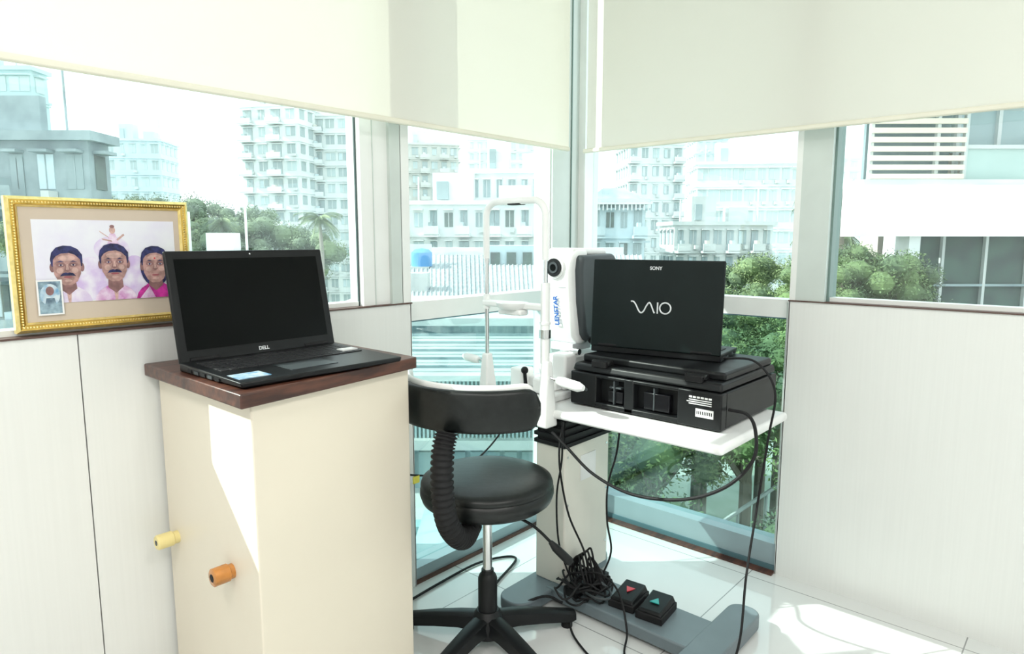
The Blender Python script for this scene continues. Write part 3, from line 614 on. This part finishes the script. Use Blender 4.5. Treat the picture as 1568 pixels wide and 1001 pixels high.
b=MB(); b.add([(3.7,34.6,2.9),(7.2,34.6,2.9),(7.2,38.4,2.9),(3.7,38.4,2.9),(4.9,36.5,3.8),(6.0,36.5,3.8)],[(0,1,5,4),(1,2,5),(2,3,4,5),(3,0,4),(0,3,2,1)],O_grey)
for k in range(16): b.box(3.8+k*.21,3.86+k*.21,34.6,34.7,2.55,2.9,O_white)
b.box(3.7,7.2,34.55,34.7,2.85,2.95,O_white); b.build('hip_roof',M=SF,smooth=False)
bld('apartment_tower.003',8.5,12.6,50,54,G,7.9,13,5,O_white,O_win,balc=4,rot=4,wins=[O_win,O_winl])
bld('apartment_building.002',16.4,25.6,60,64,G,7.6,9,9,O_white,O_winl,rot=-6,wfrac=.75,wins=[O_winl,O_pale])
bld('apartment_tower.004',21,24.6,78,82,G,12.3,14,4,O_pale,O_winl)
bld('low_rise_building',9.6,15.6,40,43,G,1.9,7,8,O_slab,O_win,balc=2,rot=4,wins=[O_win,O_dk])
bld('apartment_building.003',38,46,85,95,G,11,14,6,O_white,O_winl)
bld('low_rise_building.001',-16,-10.4,27,29.5,G,-.2,4,6,O_white,O_winl)
b=MB()
b.add([(-3.6,19,-.75),(3.9,19,-.75),(5.2,27,.45),(-5.0,27,.45)],[(0,1,2,3)],O_roof)
for k in range(60):
    u=k/59; b.tube([(-3.6+7.5*u,19,-.74),(-5+10.2*u,27,.46)],.03,O_roof,5)
b.box(-3.7,4,18.9,27,-9,-.95,O_slab); b.box(-1.0,2.2,25,26.5,-.2,.85,O_pale); b.box(-3.3,-2.6,20.5,21.2,-.6,.05,O_slab)
for k in range(5): b.box(-.8+k*.6,-.45+k*.6,24.9,25,.1,.6,O_dk)
b.box(-4.2,4.5,27,27.4,-9,.75,O_white)
b.build('shed_with_roof',M=SF,smooth=False)
b=MB(); b.lathe([(0,.0),(.38,0),(.38,.5),(.25,.62),(0,.66)],O_blue,18,Matrix.Translation((-3.3,24.5,.1))); b.box(-4.1,-3.0,24.1,24.9,-.4,.1,O_slab); b.box(-4.2,-3,24.9,25.1,.1,.9,O_white); b.build('water_tank',M=SF)
# near low building seen through lower glazing
b=MB()
b.box(-4.0,.75,13.2,18.0,-9,-.60,O_stain); b.box(-4.2,.95,13.0,18.2,-.60,-.45,O_slab)
b.add([(-4.2,13.0,-.80),(1.0,13.0,-.80),(1.0,11.8,-1.35),(-4.2,11.8,-1.35),(-4.2,13.0,-.95),(1.0,13.0,-.95),(1.0,11.8,-1.45),(-4.2,11.8,-1.45)],[(0,1,2,3),(7,6,5,4),(3,2,6,7)],O_slab)
for k in range(60): b.box(-4.1+k*.082,-4.06+k*.082,13.08,13.2,-2.9,-1.1,O_winl)
for k in range(5): b.box(-4.2,1.0,12.9-k*.25,12.93-k*.25,-.79-.11*k,-.74-.11*k,O_grey)
b.box(-4.1,.85,12.9,13.2,-3.1,-2.9,O_slab)
for k in range(14): b.box(-4.0+k*.35,-3.75+k*.35,13.1,13.2,-3.8,-3.2,O_win)
b.box(-6.0,.9,6.5,13.2,-9,-4.0,O_slab); b.box(-6,.9,6.4,6.6,-4,-3.6,O_pale); b.box(-1.4,-.2,9,10.2,-4,-3.2,O_winl); b.box(-3.4,-2.2,8,9.0,-4,-3.3,O_grey); b.box(-6,.9,11.0,11.3,-4,-3.85,O_teal)
for k in range(7): b.box(-5.8+k*1.0,-5.72+k*1.0,6.6,11,-3.99,-3.93,O_grey)
b.build('low_building',M=SF,smooth=False)
# right side neighbour with balcony
b=MB()
b.box(7.22,18,14.2,14.8,1.15,2.22,O_bright)
b.box(8.5,18,15.6,16.4,-9,7,O_beige)
b.box(7.4,18,14.3,15.6,2.22,2.34,O_slab)
for k in range(8): b.box(7.6,9.6,14.45,14.52,2.36+k*.19,2.47+k*.19,O_cream)
b.box(7.75,9.6,15.0,15.1,2.3,3.9,O_grey)
for x in (7.6,9.0,9.6): b.box(x,x+.07,14.5,14.6,2.3,3.9,O_slab)
b.box(9.65,18,14.6,14.64,2.3,3.0,O_balc); b.box(9.65,18,14.55,14.68,3.0,3.08,O_slab); b.box(9.8,18,15.2,15.32,3.0,4.2,O_winl)
for k in range(9): b.box(9.8+k*.9,9.88+k*.9,15.1,15.2,2.3,4.2,O_white)
b.box(7.5,18,14.2,15.5,3.9,4.1,O_white)
b.box(8.75,18,14.9,15.32,-1.0,1.15,O_dk); b.box(8.46,8.70,14.3,15.3,-9,1.15,O_white)
for k in range(10): b.box(9.5+k*.95,9.56+k*.95,14.8,14.92,-1.0,1.15,O_slab)
b.box(8.75,18,14.8,14.92,.05,.10,O_grey); b.box(8.5,18,14.3,15.4,-1.3,-.95,O_slab)
b.build('balcony_building',M=SF,smooth=False)
b=MB(); b.box(-80,80,3,120,G-.2,G,O_ground); b.build('ground_outside',M=SF,smooth=False)
b=MB()
for (a,c,w) in [((1.2,8.5),(7.0,14),.4),((1.6,5.2),(6.0,7.4),.35),((2.2,10.5),(6.5,8.6),.35)]:
    A=Vector((*a,-5.0)); B=Vector((*c,-4.6)); t=(B-A).normalized(); n=Vector((-t.y,t.x,0))*w
    b.add([A-n,B-n,B+n,A+n]+[v-Vector((0,0,.25)) for v in (A-n,B-n,B+n,A+n)],[(0,1,2,3),(7,6,5,4),(0,4,5,1),(2,6,7,3),(1,5,6,2),(3,7,4,0)],O_slab)
    for k in range(8):
        p=A+(B-A)*(k/7); b.cyl(p+n,p+n+Vector((0,0,.8)),.03,O_slab,6); b.cyl(p-Vector((0,0,3.9)),p-Vector((0,0,.2)),.12,O_slab,8)
    b.tube([A+n+Vector((0,0,.8)),B+n+Vector((0,0,.8))],.04,O_slab,6)
b.build('elevated_walkway',M=SF,smooth=False)
def treemesh(seed,mt,R=1.0,n=7000):
    rd=random.Random(seed); b=MB(); blobs=[]
    for k in range(13):
        a=rd.uniform(0,6.28); q=rd.uniform(.1,.75); blobs.append((q*math.cos(a),q*math.sin(a),rd.uniform(-.45,.6),rd.uniform(.28,.48)))
    vs=[];fs=[]
    for k in range(n):
        c=rd.choice(blobs); d=Vector((rd.gauss(0,1),rd.gauss(0,1),rd.gauss(0,1))).normalized(); p=Vector(c[:3])+d*c[3]*rd.uniform(.72,1.16)
        u=Vector((rd.gauss(0,1),rd.gauss(0,1),rd.gauss(0,1))).normalized(); w=u.cross(d+Vector((.01,.02,.03))).normalized(); s=rd.uniform(.018,.045)
        o=len(vs); vs+=[p-u*s,p+w*s*.45,p+u*s*1.2,p-w*s*.45]; fs.append((o,o+1,o+2,o+3))
    b.add(vs,fs,mt)
    for c in blobs: b.ell(c[:3],(c[3]*.70,)*3,O_leaf,8,6)
    b.tube([(0,0,-5),(0,0,-1),(.1,0,0)],[.10,.08,.03],O_trunk,7)
    for c in blobs[:6]: b.tube([(0,0,-1),(c[0]*.5,c[1]*.5,-.4),c[:3]],[.06,.04,.02],O_trunk,5)
    o=b.build('tree',smooth=False); me=o.data; bpy.data.objects.remove(o); return me
TM=[treemesh(1,O_leaf),treemesh(2,O_leaf2),treemesh(5,O_leaf)]
def tree(r,d,z,s,k,sz=1):
    o=bpy.data.objects.new('leafy_tree',TM[k%3]); COL.objects.link(o); o.matrix_world=SF@Matrix.Translation((r,d,z))@Matrix.Rotation(r*1.7+d,4,'Z')@Matrix.Diagonal((s,s,s*sz,1))
for (r,d,z,s,k) in [(-17.0,33,1.4,1.7,0),(-14.6,32,1.0,1.7,1),(-12.6,33,.9,1.7,2),(-16.2,34.5,1.8,1.8,2),(-18.8,34,2.1,1.6,0),(-11.2,35,.5,1.8,0),(-13.8,35,1.6,1.6,0),(-18,25.5,.9,1.6,1),(-9.6,33,.2,1.6,2),(-15.5,24.5,-1.3,1.5,0),(-11.6,31,-.4,1.6,0),(-13.4,30.6,.2,1.6,2),
      (8.2,22,-.1,1.1,1),(8.9,20,-.8,1.0,1),(7.4,23,-.5,1.0,0),(8.2,19,.0,1.0,1),(6.6,19,-1.0,1.1,0),(7.0,17,-1.2,1.2,1),
      (6.3,12.6,.1,.8,2),(7.2,12.8,.2,.9,0),(7.7,13.2,.0,.8,0),(6.9,11.2,-1.0,1.2,0),(5.9,12.6,-.4,.95,1),(8.3,12.4,-1.4,1.2,2),(10.2,12.4,-1.8,1.2,0),(6.5,13.2,.5,.7,0),(7.9,12.0,-.8,.9,2),
      (3.0,13.5,-3.0,1.5,1),(4.6,12.6,-2.4,1.5,0),(2.0,11.5,-4.4,1.4,2),(3.4,9.8,-4.9,1.5,1),(4.8,9.6,-4.0,1.4,0),(2.2,7.9,-5.9,1.5,1),(3.9,7.6,-5.9,1.4,2),(3.0,6.2,-6.6,1.5,0),(5.2,8.2,-5.0,1.4,1),(4.3,15.0,-1.6,1.3,1),
      (5.6,14.5,-2.0,1.4,2),(2.6,15.5,-2.3,1.4,0),(3.6,17.5,-1.6,1.5,2),(5.2,17.5,-1.2,1.5,1),(1.9,9.6,-5.5,1.3,0),(1.6,13.8,-4.2,1.5,1),(5.8,10.5,-3.0,1.3,2),(1.5,6.6,-7.2,1.4,2),(4.4,6.0,-6.4,1.4,1)]:
    tree(r,d,z,s,k,.85)
def palm(r,d,z,s,name='palm_tree'):
    b=MB(); rd=random.Random(int(r*10)); b.tube([(0,0,(G-z)/s),(0.1,0,-2),(0,0,0)],[.16,.13,.10],O_trunk,8)
    for k in range(30):
        a=k*2.4; el=rd.uniform(-.6,1.2); L=rd.uniform(1.1,1.6)
        pts=[]
        for i in range(9):
            t=i/8; pts.append(Vector((math.cos(a)*L*t*math.cos(el*(1-t)),math.sin(a)*L*t*math.cos(el*(1-t)),L*(math.sin(el)*t-.75*t*t))))
        side=Vector((-math.sin(a),math.cos(a),0)); vs=[];fs=[]
        for i in range(8):
            for j in range(4):
                p=pts[i].lerp(pts[i+1],j/4); w=.34*math.sin(math.pi*min(1,(i+j/4)/8+.12)); tdir=(pts[i+1]-pts[i]).normalized()
                for sg in (-1,1):
                    q=p+side*sg*w+tdir*.15-Vector((0,0,.2)); o=len(vs); vs+=[p,p+tdir*.04,q]; fs.append((o,o+1,o+2))
        b.add(vs,fs,O_leaf2 if k%3==0 else O_leaf); b.tube(pts,.012,O_leaf2,4)
    b.build(name,M=SF@Matrix.Translation((r,d,z))@Matrix.Scale(s,4),smooth=False)
palm(10.0,20.6,2.35,.95); palm(10.4,21.5,1.3,.9,'palm_tree.003'); palm(-9.0,31.5,2.0,.75,'palm_tree.001'); palm(-13.4,31,1.8,.7,'palm_tree.002')

# ------------------------------------------------------------------ light
w=bpy.data.worlds.new('sky'); S.world=w; w.use_nodes=True; nt=w.node_tree; nt.nodes.clear()
o=nt.nodes.new('ShaderNodeOutputWorld'); bg=nt.nodes.new('ShaderNodeBackground'); tc=nt.nodes.new('ShaderNodeTexCoord'); sp=nt.nodes.new('ShaderNodeSeparateXYZ'); r=nt.nodes.new('ShaderNodeValToRGB')
r.color_ramp.elements[0].color=(.97,.985,1,1); r.color_ramp.elements[1].color=(.88,.95,1,1); r.color_ramp.elements[0].position=.0; r.color_ramp.elements[1].position=.8
nt.links.new(tc.outputs['Generated'],sp.inputs[0]); nt.links.new(sp.outputs[2],r.inputs[0]); nt.links.new(r.outputs[0],bg.inputs[0]); nt.links.new(bg.outputs[0],o.inputs[0])
bg.inputs[1].default_value=2.0
l=bpy.data.lights.new('sun','SUN'); l.energy=6.5; l.angle=.009; l.color=(1,.97,.90)
o=bpy.data.objects.new('sun',l); COL.objects.link(o); o.rotation_euler=Vector((.925,-1,-1)).to_track_quat('-Z','Y').to_euler()
S.view_settings.view_transform='Standard'; S.view_settings.look='None'; S.view_settings.exposure=.10

# ------------------------------------------------------------------ camera
P=math.radians(7.54); f=Vector((.7455*math.cos(P),.6665*math.cos(P),-math.sin(P))); rt=Vector((.6665,-.7455,0)); up=rt.cross(f)
Mx=Matrix((rt,up,-f)).transposed().to_4x4(); Mx.translation=Vector((CX,CY,H))
c=bpy.data.cameras.new('camera'); c.sensor_width=36; c.lens=1020/1568*36; c.clip_start=.05; c.clip_end=400
o=bpy.data.objects.new('camera',c); COL.objects.link(o); o.matrix_world=Mx; S.camera=o
